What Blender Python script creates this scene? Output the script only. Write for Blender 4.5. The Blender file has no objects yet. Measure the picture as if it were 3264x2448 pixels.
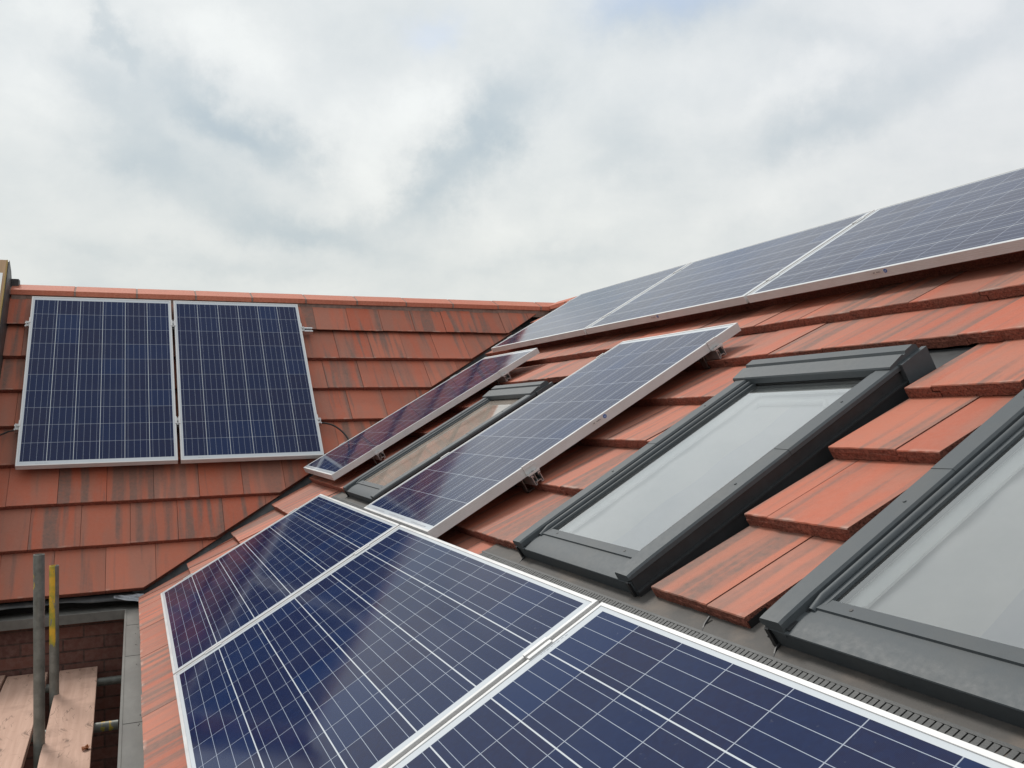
import bpy, bmesh, math, random
from mathutils import Vector, Matrix, noise
random.seed(7)
sc = bpy.context.scene
COL = sc.collection
rad = math.radians

# ------------------------------------------------------------------ camera
cam_d = bpy.data.cameras.new("camera"); cam = bpy.data.objects.new("camera", cam_d); COL.objects.link(cam)
cam_d.sensor_width = 36; cam_d.lens = 31.114; cam_d.clip_start = .05; cam_d.clip_end = 6000
R0 = Vector((0.91943585, -0.39272468, -0.02012546)); R1 = Vector((-0.00506141, 0.03935573, -0.99921244)); R2 = Vector((0.39320744, 0.91881361, 0.03419732))
m = Matrix.Identity(4)
for i in range(3):
    m[i][0] = R0[i]; m[i][1] = -R1[i]; m[i][2] = -R2[i]
m[0][3], m[1][3], m[2][3] = -0.12682717, -5.15283923, 0.92457848
cam.matrix_world = m
sc.camera = cam

# ------------------------------------------------------------------ node helpers
class NT:
    def __init__(s, tree): s.t = tree; s.n = tree.nodes; s.l = tree.links
    def new(s, typ, **kw):
        nd = s.n.new(typ)
        for k, v in kw.items(): setattr(nd, k, v)
        return nd
    def put(s, sock, v):
        if v is None: return
        if isinstance(v, (int, float)): sock.default_value = v
        elif isinstance(v, (tuple, list)):
            if len(sock.default_value) == 4 and len(v) == 3: v = tuple(v) + (1,)
            sock.default_value = v
        else: s.l.new(v, sock)
    def m(s, op, a, b=None, c=None, clamp=False):
        nd = s.new('ShaderNodeMath', operation=op, use_clamp=clamp)
        s.put(nd.inputs[0], a); s.put(nd.inputs[1], b); s.put(nd.inputs[2], c)
        return nd.outputs[0]
    def vm(s, op, a, b=None, out=0):
        nd = s.new('ShaderNodeVectorMath', operation=op)
        s.put(nd.inputs[0], a); s.put(nd.inputs[1], b)
        return nd.outputs[out]
    def mix(s, f, a, b, bt='MIX'):
        nd = s.new('ShaderNodeMix', data_type='RGBA', blend_type=bt)
        s.put(nd.inputs[0], f); s.put(nd.inputs[6], a); s.put(nd.inputs[7], b)
        return nd.outputs[2]
    def noise(s, vec, scale=5, detail=3, rough=.5, dist=0, out='Fac'):
        nd = s.new('ShaderNodeTexNoise'); s.put(nd.inputs['Vector'], vec); s.put(nd.inputs['Scale'], scale)
        s.put(nd.inputs['Detail'], detail); s.put(nd.inputs['Roughness'], rough); s.put(nd.inputs['Distortion'], dist)
        return nd.outputs[out]
    def ramp(s, f, lo, hi, a=0., b=1.):
        nd = s.new('ShaderNodeMapRange'); s.put(nd.inputs[0], f)
        for i, v in zip((1, 2, 3, 4), (lo, hi, a, b)): s.put(nd.inputs[i], v)
        return nd.outputs[0]
    def comb(s, x, y, z):
        nd = s.new('ShaderNodeCombineXYZ'); s.put(nd.inputs[0], x); s.put(nd.inputs[1], y); s.put(nd.inputs[2], z); return nd.outputs[0]
    def sep(s, v):
        nd = s.new('ShaderNodeSeparateXYZ'); s.put(nd.inputs[0], v); return nd.outputs
    def bump(s, h, strength=.3, dist=.002):
        nd = s.new('ShaderNodeBump'); s.put(nd.inputs['Height'], h); nd.inputs['Strength'].default_value = strength; nd.inputs['Distance'].default_value = dist
        return nd.outputs[0]
    def coord(s, which='Object'): return s.new('ShaderNodeTexCoord').outputs[which]

# ------------------------------------------------------------------ world: broken overcast over a clear sky
SUN_AZ, SUN_EL = rad(-18), rad(50)           # azimuth measured from +Y towards +X
world = bpy.data.worlds.new("World"); sc.world = world; world.use_nodes = True
W = NT(world.node_tree); W.n.clear()
wout = W.new('ShaderNodeOutputWorld'); bg = W.new('ShaderNodeBackground'); bg.inputs[1].default_value = .1
W.l.new(bg.outputs[0], wout.inputs[0])
skyt = W.new('ShaderNodeTexSky', sky_type='NISHITA'); skyt.sun_disc = False; skyt.sun_elevation = SUN_EL; skyt.sun_rotation = SUN_AZ
skyt.air_density = 1.0; skyt.dust_density = 1.5
D = W.coord('Generated'); dx, dy, dz = W.sep(D)
az = W.m('MULTIPLY', W.m('ARCTAN2', dx, dy), 57.2958)
el = W.m('MULTIPLY', W.m('ARCSINE', dz), 57.2958)
n1 = W.noise(D, 4.5, 8, .58, 0, 'Color'); r1_, g1_, b1_ = W.sep(n1)
az2 = W.m('ADD', az, W.m('MULTIPLY', W.m('SUBTRACT', r1_, .5), 9))
el2 = W.m('ADD', el, W.m('MULTIPLY', W.m('SUBTRACT', g1_, .5), 6))
n2 = W.noise(D, 18, 8, .62, 0, 'Color'); r2_, g2_, b2_ = W.sep(n2)
az2 = W.m('ADD', az2, W.m('MULTIPLY', W.m('SUBTRACT', r2_, .5), 4.2))
el2 = W.m('ADD', el2, W.m('MULTIPLY', W.m('SUBTRACT', g2_, .5), 3.4))
def blob(a0, e0, sa, se, rot, amp):
    c, s = math.cos(rad(rot)), math.sin(rad(rot))
    u = W.m('SUBTRACT', az2, a0); v = W.m('SUBTRACT', el2, e0)
    p = W.m('MULTIPLY', W.m('ADD', W.m('MULTIPLY', u, c), W.m('MULTIPLY', v, s)), 1 / sa)
    q = W.m('MULTIPLY', W.m('SUBTRACT', W.m('MULTIPLY', v, c), W.m('MULTIPLY', u, s)), 1 / se)
    d2 = W.m('ADD', W.m('MULTIPLY', p, p), W.m('MULTIPLY', q, q))
    return W.m('MULTIPLY', W.m('EXPONENT', W.m('MULTIPLY', d2, -1)), amp)
dark = None
for b in [(6.2, 18.0, 5.0, 1.5, -27, .95), (-1.2, 22.6, 3.4, .8, -55, .55), (.6, 17.6, 6, 1.3, -32, .5), (1.0, 15.0, 3.6, 1.5, -25, .6), (21.4, 17.6, 4.6, 1.9, 55, .95),
          (9.6, 12.2, 4.8, 1.2, -6, .75), (16.5, 13.6, 3.5, .8, 18, .35), (26, 20.5, 4, 2, 20, .28), (31, 17, 3, 2, -40, .3), (42.5, 16.2, 4, 1.6, 25, .40), (50, 19.3, 9, 1.8, 22, .38), (33, 24.5, 4.5, 1.6, 4, .55),
          (5, 9.3, 9, .8, 0, .25), (25, 9.6, 5, .8, 4, .2), (44, 21.8, 6, 1.0, -10, .22)]:
    o = blob(*b); dark = o if dark is None else W.m('ADD', dark, o)
lite = None
for b in [(14.5, 17.0, 3.6, 3.2, 0, .6), (5.5, 22.6, 5, 1.8, -20, .55), (-4.5, 22.3, 2.6, 1.8, 0, .45), (17.5, 20.4, 2, 2, 0, .4), (28, 12.8, 7, 1.6, 10, .3), (40, 13.2, 6, 1.6, 15, .35), (41.5, 19.6, 5, 1.2, 28, .35), (-7, 18.5, 2, 2, 0, .3), (52, 22, 4, 2, 0, .3)]:
    o = blob(*b); lite = o if lite is None else W.m('ADD', lite, o)
# general cloud deck, stretched towards the horizon as a flat layer is
zz = W.m('ADD', W.m('MAXIMUM', dz, 0.), .28)
deck = W.noise(W.comb(W.m('DIVIDE', dx, zz), W.m('DIVIDE', dy, zz), 0.), 2.3, 10, .60, .2)
soft = W.noise(D, 13, 9, .62, .15)
tone = W.m('ADD', W.m('ADD', .68, W.m('MULTIPLY', W.m('SUBTRACT', deck, .5), .50)), W.m('MULTIPLY', W.m('SUBTRACT', soft, .5), .28))
tone = W.m('ADD', W.m('SUBTRACT', tone, W.m('MULTIPLY', dark, .52)), W.m('MULTIPLY', lite, .45), clamp=True)
cr = W.new('ShaderNodeValToRGB'); W.put(cr.inputs[0], tone); e = cr.color_ramp; e.interpolation = 'B_SPLINE'
e.elements[0].position = 0; e.elements[0].color = (.45, .54, .62, 1)
e.elements[1].position = 1; e.elements[1].color = (.93, .96, .955, 1)
for p, c in ((.25, (.545, .625, .675, 1)), (.55, (.69, .74, .765, 1)), (.8, (.83, .86, .865, 1))):
    x = e.elements.new(p); x.color = c
warm = W.ramp(el, 20, 6, 0, 1)
cl = W.mix(W.m('MULTIPLY', warm, .75), cr.outputs[0], (.98, .96, .90), 'MULTIPLY')
lil = W.ramp(az, 28, 50, 0, .5)
cl = W.mix(lil, cl, (.985, .965, 1.0), 'MULTIPLY')
high = W.ramp(el, 30, 65, 1.0, 1.12)
cl10 = W.vm('SCALE', cl); W.put(cl10.node.inputs['Scale'], W.m('MULTIPLY', high, 10.))
gap = W.m('MULTIPLY', W.m('ADD', blob(33.5, 25.2, 4.5, 1.5, 4, .42), blob(18.6, 24.4, 2.0, .8, 0, .25)), 1., clamp=True)
W.put(bg.inputs[0], W.mix(gap, cl10, W.vm('SCALE', skyt.outputs[0])))
bg.inputs[0].links[0].from_node.inputs[7].links[0].from_node.inputs['Scale'].default_value = 1.6

sun_d = bpy.data.lights.new("sun", 'SUN'); sun = bpy.data.objects.new("sun", sun_d); COL.objects.link(sun)
sun_d.energy = 2.4; sun_d.angle = rad(13); sun_d.color = (1, .965, .91)
sdir = Vector((math.sin(SUN_AZ) * math.cos(SUN_EL), math.cos(SUN_AZ) * math.cos(SUN_EL), math.sin(SUN_EL)))
sun.rotation_euler = sdir.to_track_quat('Z', 'Y').to_euler(); sun.location = (0, 0, 12)
vs = sc.view_settings; vs.view_transform = 'Standard'; vs.look = 'None'; vs.exposure = 0; vs.gamma = 1

# ------------------------------------------------------------------ frames of reference
THA, THB = 0.5149827, 0.85913803
ca, sa_ = math.cos(THA), math.sin(THA); cb, sb_ = math.cos(THB), math.sin(THB)
OB = Vector((-0.83780586, 1.42078646, 0.65305941))
def basis(x, y, z, o):
    M = Matrix.Identity(4)
    for i in range(3): M[i][0] = x[i]; M[i][1] = y[i]; M[i][2] = z[i]; M[i][3] = o[i]
    return M
MA = basis((0, -1, 0), (ca, 0, sa_), (-sa_, 0, ca), (0, 0, 0))    # local: t towards viewer, s up slope, h off the slope
MB = basis((1, 0, 0), (0, cb, sb_), (0, -sb_, cb), OB)
nA = Vector((-sa_, 0, ca)); nB = Vector((0, -sb_, cb))

# ------------------------------------------------------------------ mesh helpers
class MBd:
    """collects verts/faces with a material index"""
    def __init__(s): s.v = []; s.f = []; s.mi = []
    def poly(s, pts, mi=0):
        i = len(s.v); s.v += [tuple(p) for p in pts]; s.f.append(tuple(range(i, i + len(pts)))); s.mi.append(mi)
    def box(s, a, b, mi=0, M=None):
        x0, y0, z0 = a; x1, y1, z1 = b
        P = [Vector(p) for p in ((x0, y0, z0), (x1, y0, z0), (x1, y1, z0), (x0, y1, z0), (x0, y0, z1), (x1, y0, z1), (x1, y1, z1), (x0, y1, z1))]
        if M: P = [M @ p for p in P]
        i = len(s.v); s.v += [tuple(p) for p in P]
        for f in ((0, 3, 2, 1), (4, 5, 6, 7), (0, 1, 5, 4), (1, 2, 6, 5), (2, 3, 7, 6), (3, 0, 4, 7)): s.f.append(tuple(i + k for k in f)); s.mi.append(mi)
    def prism(s, poly2, h0, h1, mi=0, axis='z', M=None):
        """poly2 CCW list of (u,v); axis z: (u,v,h); x: (h,u,v); y: (u,h,v)"""
        def P(u, v, h):
            p = Vector((u, v, h) if axis == 'z' else (h, u, v) if axis == 'x' else (u, h, v)); return M @ p if M else p
        n = len(poly2); i = len(s.v)
        s.v += [tuple(P(u, v, h0)) for u, v in poly2] + [tuple(P(u, v, h1)) for u, v in poly2]
        s.f.append(tuple(i + k for k in reversed(range(n)))); s.mi.append(mi); s.f.append(tuple(i + n + k for k in range(n))); s.mi.append(mi)
        for k in range(n):
            s.f.append((i + k, i + (k + 1) % n, i + n + (k + 1) % n, i + n + k)); s.mi.append(mi)
    def loft(s, rings, mi=0, caps=True, closed=True):
        i = len(s.v); n = len(rings[0])
        for r in rings: s.v += [tuple(p) for p in r]
        for a in range(len(rings) - 1):
            for k in range(n if closed else n - 1):
                b = (k + 1) % n
                s.f.append((i + a * n + k, i + a * n + b, i + (a + 1) * n + b, i + (a + 1) * n + k)); s.mi.append(mi)
        if caps:
            s.f.append(tuple(i + k for k in reversed(range(n)))); s.mi.append(mi)
            s.f.append(tuple(i + (len(rings) - 1) * n + k for k in range(n))); s.mi.append(mi)
    def tube(s, pts, r, n=12, mi=0, caps=True):
        pts = [Vector(p) for p in pts]; rings = []; up = Vector((0, 0, 1))
        for i, p in enumerate(pts):
            d = (pts[min(i + 1, len(pts) - 1)] - pts[max(i - 1, 0)]).normalized()
            x = d.cross(up)
            if x.length < .05: x = d.cross(Vector((0, 1, 0)))
            x.normalize(); y = x.cross(d)
            rr = r[i] if isinstance(r, (list, tuple)) else r
            rings.append([p + x * math.cos(2 * math.pi * k / n) * rr + y * math.sin(2 * math.pi * k / n) * rr for k in range(n)])
        s.loft(rings, mi, caps)
    def mesh(s, name, mats, smooth=False, recalc=True):
        me = bpy.data.meshes.new(name); me.from_pydata(s.v, [], s.f)
        for mt in mats if isinstance(mats, (list, tuple)) else [mats]: me.materials.append(mt)
        for p, k in zip(me.polygons, s.mi): p.material_index = k
        if recalc:
            bm = bmesh.new(); bm.from_mesh(me); bmesh.ops.recalc_face_normals(bm, faces=bm.faces); bm.to_mesh(me); bm.free()
        if smooth:
            for p in me.polygons: p.use_smooth = True
            try: me.set_sharp_from_angle(angle=rad(38))
            except Exception: pass
        me.update()
        return me
def link(name, me, parent=None, M=None):
    o = bpy.data.objects.new(name, me); COL.objects.link(o)
    if parent is not None: o.parent = parent
    if M is not None: o.matrix_local = M
    return o
def bevel(o, w=.002, seg=2, ang=35):
    b = o.modifiers.new('edge', 'BEVEL'); b.width = w; b.segments = seg; b.limit_method = 'ANGLE'; b.angle_limit = rad(ang); b.harden_normals = False
def tag(o, label=None, cat=None, group=None, kind=None):
    for k, v in (('label', label), ('category', cat), ('group', group), ('kind', kind)):
        if v: o[k] = v
    return o
def empty(name, M=None, parent=None):
    o = bpy.data.objects.new(name, None); COL.objects.link(o); o.empty_display_size = .1
    if parent is not None: o.parent = parent
    if M is not None: o.matrix_local = M
    return o
def copy_tree(o, parent=None):
    c = o.copy(); COL.objects.link(c)
    if parent is not None: c.parent = parent; c.matrix_parent_inverse = o.matrix_parent_inverse.copy()
    for ch in list(o.children): copy_tree(ch, c)
    return c

# ------------------------------------------------------------------ materials
def mat(name):
    mt = bpy.data.materials.new(name); mt.use_nodes = True; n = NT(mt.node_tree); n.n.clear()
    out = n.new('ShaderNodeOutputMaterial'); p = n.new('ShaderNodeBsdfPrincipled'); n.l.new(p.outputs[0], out.inputs[0])
    n.p = p; n.out = out
    return mt, n
def setp(n, **kw):
    names = dict(col='Base Color', rough='Roughness', metal='Metallic', ior='IOR', normal='Normal', coat='Coat Weight', coatr='Coat Roughness', spec='Specular IOR Level', trans='Transmission Weight')
    for k, v in kw.items(): n.put(n.p.inputs[names[k]], v)

# roof tiles: orange red concrete with dark streaks running down the slope, varied tile by tile
def tile_mat(name, bright=1.0):
    mt, n = mat(name)
    uv = n.new('ShaderNodeUVMap'); uv.uv_map = 'uv'; ux, vy, _ = n.sep(uv.outputs[0])
    at = n.new('ShaderNodeAttribute'); at.attribute_name = 'tv'; ra, rb, rc = n.sep(at.outputs['Vector'])
    O = n.coord(); ox, oy, oz = n.sep(O)
    wob = n.m('ADD', n.m('MULTIPLY', n.m('SUBTRACT', n.noise(O, 5, 2), .5), .016), n.m('MULTIPLY', n.m('SUBTRACT', n.noise(O, 34, 3), .5), .006))
    vx = n.m('ADD', n.m('ADD', ux, wob), n.m('MULTIPLY', ra, 37.))
    v1 = n.comb(vx, n.m('MULTIPLY', n.m('ADD', vy, n.m('MULTIPLY', rb, 9.)), .055), n.m('MULTIPLY', rc, 5.))
    s1 = n.noise(v1, 19, 2.2, .5, 0)
    sh_ = n.m('MULTIPLY', n.m('SUBTRACT', rb, .50), .16)
    k1 = n.ramp(s1, n.m('ADD', .50, sh_), n.m('ADD', .63, sh_))
    v2 = n.comb(n.m('ADD', vx, 11.3), n.m('MULTIPLY', vy, .12), n.m('MULTIPLY', rc, 9.))
    s2 = n.noise(v2, 8, 2, .6, 0)
    k2 = n.ramp(s2, .44, .60)
    fine = n.noise(O, 60, 4, .6); grain = n.noise(O, 900, 2, .7)
    blot = n.noise(O, 13, 4, .6)
    b = bright
    base = n.mix(ra, (.46 * b, .104 * b, .050 * b), (.50 * b, .150 * b, .084 * b))
    base = n.mix(n.m('MULTIPLY', k2, .60), base, (.31 * b, .155 * b, .110 * b))
    base = n.mix(n.m('MULTIPLY', k1, n.ramp(n.noise(O, 40, 3), .25, .65, .65, .95)), base, (.170 * b, .110 * b, .088 * b))
    base = n.mix(n.ramp(fine, .35, .75, 0, .28), base, (.50 * b, .20 * b, .135 * b))
    base = n.mix(n.ramp(grain, .36, .60, .30, 0.), base, (.09, .04, .03))
    base = n.mix(n.m('MULTIPLY', n.ramp(blot, .5, .75), .22), base, (.27 * b, .16 * b, .125 * b))
    # pale lime bloom in places along the tail
    eff = n.m('MULTIPLY', n.ramp(vy, .002, .016, 1, 0), n.ramp(n.noise(O, 16, 3), .52, .66))
    base = n.mix(n.m('MULTIPLY', eff, .55), base, (.52, .38, .32))
    spk = n.ramp(n.noise(O, 210, 1), .74, .78)
    base = n.mix(n.m('MULTIPLY', spk, .6), base, (.09, .05, .04))
    base = n.mix(n.ramp(rc, 0., .35, .30, 0.), base, (.24, .085, .055)); base = n.mix(n.ramp(rc, .75, 1., 0., .25), base, (.55, .21, .14))
    h = n.m('ADD', n.m('MULTIPLY', grain, .5), n.m('MULTIPLY', fine, .9))
    setp(n, col=base, rough=.72, spec=.45, normal=n.bump(h, .45, .0016))
    return mt
M_TILE = tile_mat('roof_tile')
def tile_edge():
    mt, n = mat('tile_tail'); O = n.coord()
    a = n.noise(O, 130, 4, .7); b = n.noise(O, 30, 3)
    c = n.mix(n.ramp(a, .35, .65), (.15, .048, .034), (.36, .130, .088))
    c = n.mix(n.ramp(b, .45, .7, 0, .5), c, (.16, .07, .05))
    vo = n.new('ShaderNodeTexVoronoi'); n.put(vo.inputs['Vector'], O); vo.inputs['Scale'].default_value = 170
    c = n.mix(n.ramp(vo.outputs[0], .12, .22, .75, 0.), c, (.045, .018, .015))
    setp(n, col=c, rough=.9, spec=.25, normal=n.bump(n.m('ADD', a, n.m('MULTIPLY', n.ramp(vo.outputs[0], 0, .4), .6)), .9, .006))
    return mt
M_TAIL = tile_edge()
def simple(name, col, rough=.6, metal=0., var=.12, scale=20, bump=.0, spec=.5, stretch=None, dirt=None):
    mt, n = mat(name); O = n.coord()
    if stretch: O = n.vm('MULTIPLY', O, stretch)
    a = n.noise(O, scale, 4, .6); d = tuple(max(0, c * (1 - var * 2)) for c in col); l = tuple(min(1, c * (1 + var)) for c in col)
    c = n.mix(n.ramp(a, .3, .7), d, l)
    if dirt:
        c = n.mix(n.m('MULTIPLY', n.ramp(n.noise(n.coord(), dirt[1], 5, .65), .48, .68), dirt[2]), c, dirt[0])
    kw = {}
    if bump: kw['normal'] = n.bump(n.noise(O, scale * 6, 3, .7), bump, .002)
    setp(n, col=c, rough=n.ramp(a, .3, .7, max(.02, rough - .06), min(1, rough + .06)), metal=metal, spec=spec, **kw)
    return mt
M_ALU = simple('anodised_aluminium', (.60, .595, .59), .42, .15, .04, 8, spec=.5)
M_ALU2 = simple('mill_aluminium', (.62, .62, .62), .38, .9, .08, 30)
M_STEEL = simple('stainless_bolt', (.35, .35, .34), .35, .9, .1, 50)
M_DARKMETAL = simple('grey_powder_coat', (.068, .078, .085), .56, 0, .06, 60, .12, .36, dirt=((.12, .11, .095), 3.5, .25))
M_DARKER = simple('dark_flank_metal', (.026, .028, .030), .5, 0, .06, 40, .05, .5)
M_GASKET = simple('black_rubber', (.012, .012, .013), .45, 0, .1, 60)
M_LEAD = simple('dusty_lead_apron', (.085, .078, .072), .7, .0, .16, 9, .35, .4, dirt=((.19, .148, .118), 7, .5))
M_COMB = simple('grey_pleated_skirt', (.050, .052, .052), .55, 0, .12, 30, .2)
M_FELT = simple('valley_trough', (.040, .042, .044), .5, 0, .2, 14, .3, .5, dirt=((.12, .11, .10), 12, .5))
M_UNDER = simple('roof_underlay', (.02, .018, .017), .9)
M_LEADMID = simple('bare_lead_fold', (.22, .22, .22), .5, .3, .1, 30)
M_LEADBRIGHT = simple('crumpled_lead', (.30, .31, .33), .45, .5, .2, 18, .5)
M_GUTTER = simple('grey_gutter_lining', (.135, .130, .118), .62, 0, .16, 11, .3, .4, (1, .35, 1), dirt=((.11, .10, .09), 8, .5))
M_MORTAR = simple('bedding_mortar', (.24, .165, .135), .9, 0, .15, 30, .6)
M_WHITE = simple('white_board', (.78, .78, .76), .5, 0, .04, 5)
M_SHEET_PALE = simple('pale_brightening_sheet', (.76, .73, .71), .8, 0, .04, 4)  # for an added sheet under the window glass that brightens the panes
M_SHEET_MAUVE = simple('mauve_reflection_band', (.64, .625, .65), .8, 0, .04, 4)  # second tone of the added sheet, painting reflected bands in the glass
M_WHITEWALL = simple('white_reveal', (.70, .69, .66), .6, 0, .03, 5)
M_CABLE = simple('black_cable', (.012, .012, .012), .4)
M_GROUND = simple('paved_ground', (.12, .11, .10), .9, 0, .2, 2, .3)

def brick_mat():
    mt, n = mat('red_brick'); O = n.coord(); x, y, z = n.sep(O)
    br = n.new('ShaderNodeTexBrick'); br.offset = .5; n.put(br.inputs['Vector'], n.comb(n.m('ADD', x, n.m('MULTIPLY', y, 1.)), z, 0.))
    br.inputs['Scale'].default_value = 1; br.inputs['Brick Width'].default_value = .225; br.inputs['Row Height'].default_value = .075
    br.inputs['Mortar Size'].default_value = .0055; br.inputs['Mortar Smooth'].default_value = .25; br.inputs['Bias'].default_value = 0
    n.put(br.inputs['Color1'], (.150, .062, .047)); n.put(br.inputs['Color2'], (.095, .045, .038)); n.put(br.inputs['Mortar'], (.060, .036, .030))
    a = n.noise(O, 28, 5, .65); c = n.mix(n.ramp(a, .4, .7, 0, .5), br.outputs[0], (.20, .12, .10))
    c = n.mix(n.ramp(n.noise(O, 240, 2), .6, .7, 0, .5), c, (.06, .03, .025))
    h = n.m('ADD', n.m('MULTIPLY', br.outputs['Fac'], -1.), n.m('MULTIPLY', n.noise(O, 180, 3), .25))
    setp(n, col=c, rough=.9, spec=.2, normal=n.bump(h, .8, .006)); return mt
M_BRICK = brick_mat()

def wood_mat(name, a, b, knots=True):
    mt, n = mat(name); O = n.coord(); x, y, z = n.sep(O)
    g = n.noise(n.comb(n.m('MULTIPLY', x, 34), n.m('MULTIPLY', y, 1.6), n.m('MULTIPLY', z, 34)), 1.0, 5, .6, .7)
    c = n.mix(n.ramp(g, .3, .7), a, b)
    st = n.noise(O, 5, 4, .6, .3); c = n.mix(n.ramp(st, .52, .75, 0, .55), c, tuple(k * .55 for k in a))
    if knots:
        # fine drying cracks along the grain and cross smears left by boots
        ck = n.noise(n.comb(n.m('ADD', n.m('MULTIPLY', x, 13), n.m('MULTIPLY', n.noise(n.comb(0., y, 0.), 6, 3), 1.6)), n.m('MULTIPLY', y, .9), 0.), 1.0, 2, .5)
        line = n.m('MULTIPLY', n.ramp(n.m('ABSOLUTE', n.m('SUBTRACT', ck, .5)), 0., .010, 1, 0), n.ramp(n.noise(O, 7, 2), .48, .56))
        c = n.mix(n.m('MULTIPLY', line, .75), c, (.10, .065, .045))
        sm = n.noise(n.comb(n.m('MULTIPLY', x, 7), n.m('MULTIPLY', y, 30), 0.), 1., 3, .6, .5)
        c = n.mix(n.m('MULTIPLY', n.ramp(sm, .66, .74), .55), c, (.20, .13, .10))
    setp(n, col=c, rough=.8, spec=.3, normal=n.bump(g, .35, .002)); return mt
M_BOARD = wood_mat('weathered_scaffold_board', (.42, .262, .195), (.53, .345, .265))
M_PLY = wood_mat('tan_timber', (.36, .23, .13), (.46, .31, .19), False)
M_PLYEDGE = wood_mat('yellow_timber_edge', (.30, .20, .06), (.38, .27, .10), False)

def pole_mat(name, mode):
    mt, n = mat(name); O = n.coord(); x, y, z = n.sep(O)
    a = n.noise(O, 26, 5, .65); c = n.mix(n.ramp(a, .3, .7), (.125, .13, .115), (.215, .22, .20))
    c = n.mix(n.ramp(n.noise(n.comb(n.m('MULTIPLY', x, 40), n.m('MULTIPLY', y, 40), n.m('MULTIPLY', z, 4)), 1., 4, .6), .55, .7, 0, .35), c, (.10, .09, .07))
    pn = n.noise(n.comb(n.m('MULTIPLY', x, 24), n.m('MULTIPLY', y, 24), n.m('MULTIPLY', z, 7)), 1., 4, .65)
    if mode == 'specks':     # small chips of yellow paint near the top
        zone = n.m('MULTIPLY', n.ramp(n.m('ABSOLUTE', n.m('SUBTRACT', z, 6.20)), .03, .09, 1, 0), n.ramp(x, -.006, .002, 1, 0)); thr = n.m('SUBTRACT', .80, n.m('MULTIPLY', zone, .20))
    elif mode == 'coat':     # a yellow coat worn away on one side and lower down
        side = n.ramp(x, .012, .019, 1, 0); up = n.ramp(z, 5.62, 5.80, 0, 1); thr = n.m('SUBTRACT', .95, n.m('MULTIPLY', n.m('MULTIPLY', side, up), .62))
    elif mode == 'end':
        zone = n.ramp(n.m('ABSOLUTE', n.m('SUBTRACT', x, 1.935)), .02, .06, 1, 0); thr = n.m('SUBTRACT', .9, n.m('MULTIPLY', zone, .45))
    else: thr = .9
    k = n.ramp(n.m('SUBTRACT', pn, thr), 0, .02)
    yel = n.mix(n.ramp(n.noise(O, 19, 4), .35, .6), (.30, .27, .03), (.62, .36, .02))
    c = n.mix(k, c, yel)
    setp(n, col=c, rough=.5, metal=n.m('MULTIPLY', n.m('SUBTRACT', 1., k), .35), normal=n.bump(a, .2, .001)); return mt

# ---- solar cells: 10 x 6 polycrystalline, four busbars, pale backsheet between
def cell_mat():
    mt, n = mat('solar_cells'); O = n.coord(); x, y, z = n.sep(O)
    oi = n.new('ShaderNodeObjectInfo')
    X = n.m('DIVIDE', n.m('SUBTRACT', x, .0355), .1579); Y = n.m('DIVIDE', n.m('SUBTRACT', y, .0205), .1585)
    fx = n.m('FRACT', X); fy = n.m('FRACT', Y); ix = n.m('FLOOR', X); iy = n.m('FLOOR', Y)
    def inr(v, hi): return n.m('MULTIPLY', n.m('GREATER_THAN', v, 0.), n.m('LESS_THAN', v, hi))
    inside = n.m('MULTIPLY', inr(X, 10.), inr(Y, 6.))
    mx = n.m('LESS_THAN', n.m('ABSOLUTE', n.m('SUBTRACT', fx, .5)), .5 - .0011 / .1579)
    my = n.m('LESS_THAN', n.m('ABSOLUTE', n.m('SUBTRACT', fy, .5)), .5 - .0016 / .1585)
    cell = n.m('MULTIPLY', n.m('MULTIPLY', mx, my), inside)
    bus = n.m('LESS_THAN', n.m('ABSOLUTE', n.m('SUBTRACT', n.m('FRACT', n.m('MULTIPLY', fy, 4.)), .5)), 4 * .00062 / .1585)
    bus = n.m('MULTIPLY', bus, n.m('MULTIPLY', n.m('GREATER_THAN', X, .0), n.m('LESS_THAN', X, 10.)))
    wn = n.new('ShaderNodeTexWhiteNoise'); wn.noise_dimensions = '3D'; n.put(wn.inputs[0], n.comb(ix, iy, n.m('MULTIPLY', oi.outputs['Random'], 40.)))
    w = wn.outputs['Value']; w2 = n.sep(wn.outputs['Color'])[1]
    vo = n.new('ShaderNodeTexVoronoi'); n.put(vo.inputs['Vector'], O); vo.inputs['Scale'].default_value = 95
    cry = n.sep(vo.outputs['Color'])[0]
    col = n.mix(w, (.0055, .0145, .058), (.0085, .0125, .048))
    col = n.mix(n.m('MULTIPLY', n.ramp(w2, .72, 1.), .75), col, (.005, .022, .085))
    col = n.mix(n.m('MULTIPLY', n.m('SUBTRACT', cry, .2), .28), col, (.010, .026, .090))
    white = (.54, .57, .60); line = (.36, .40, .47)
    c = n.mix(cell, white, col); c = n.mix(n.m('MULTIPLY', bus, inside), c, line)
    # cell inter-gaps across the strings are only a thread of backsheet
    thin = n.m('MULTIPLY', n.m('MULTIPLY', n.m('SUBTRACT', 1., mx), my), inside)
    c = n.mix(thin, c, (.33, .36, .42))
    dust = n.noise(O, 3.5, 4, .6)
    fing = n.m('MULTIPLY', n.m('GREATER_THAN', n.m('FRACT', n.m('MULTIPLY', x, 430.)), .78), cell)
    c = n.mix(n.m('MULTIPLY', fing, .03), c, (.5, .55, .62))
    c = n.mix(n.ramp(dust, .42, .8, 0, .014), c, (.4, .4, .4))
    spot = n.ramp(n.noise(O, 85, 2, .5), .70, .76); c = n.mix(n.m('MULTIPLY', spot, n.ramp(n.noise(O, 6, 3), .45, .7, 0., .10)), c, (.5, .5, .5))
    setp(n, col=c, rough=n.ramp(dust, .3, .7, .055, .105), ior=1.27, spec=.5)
    return mt
M_CELL = cell_mat()

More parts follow.
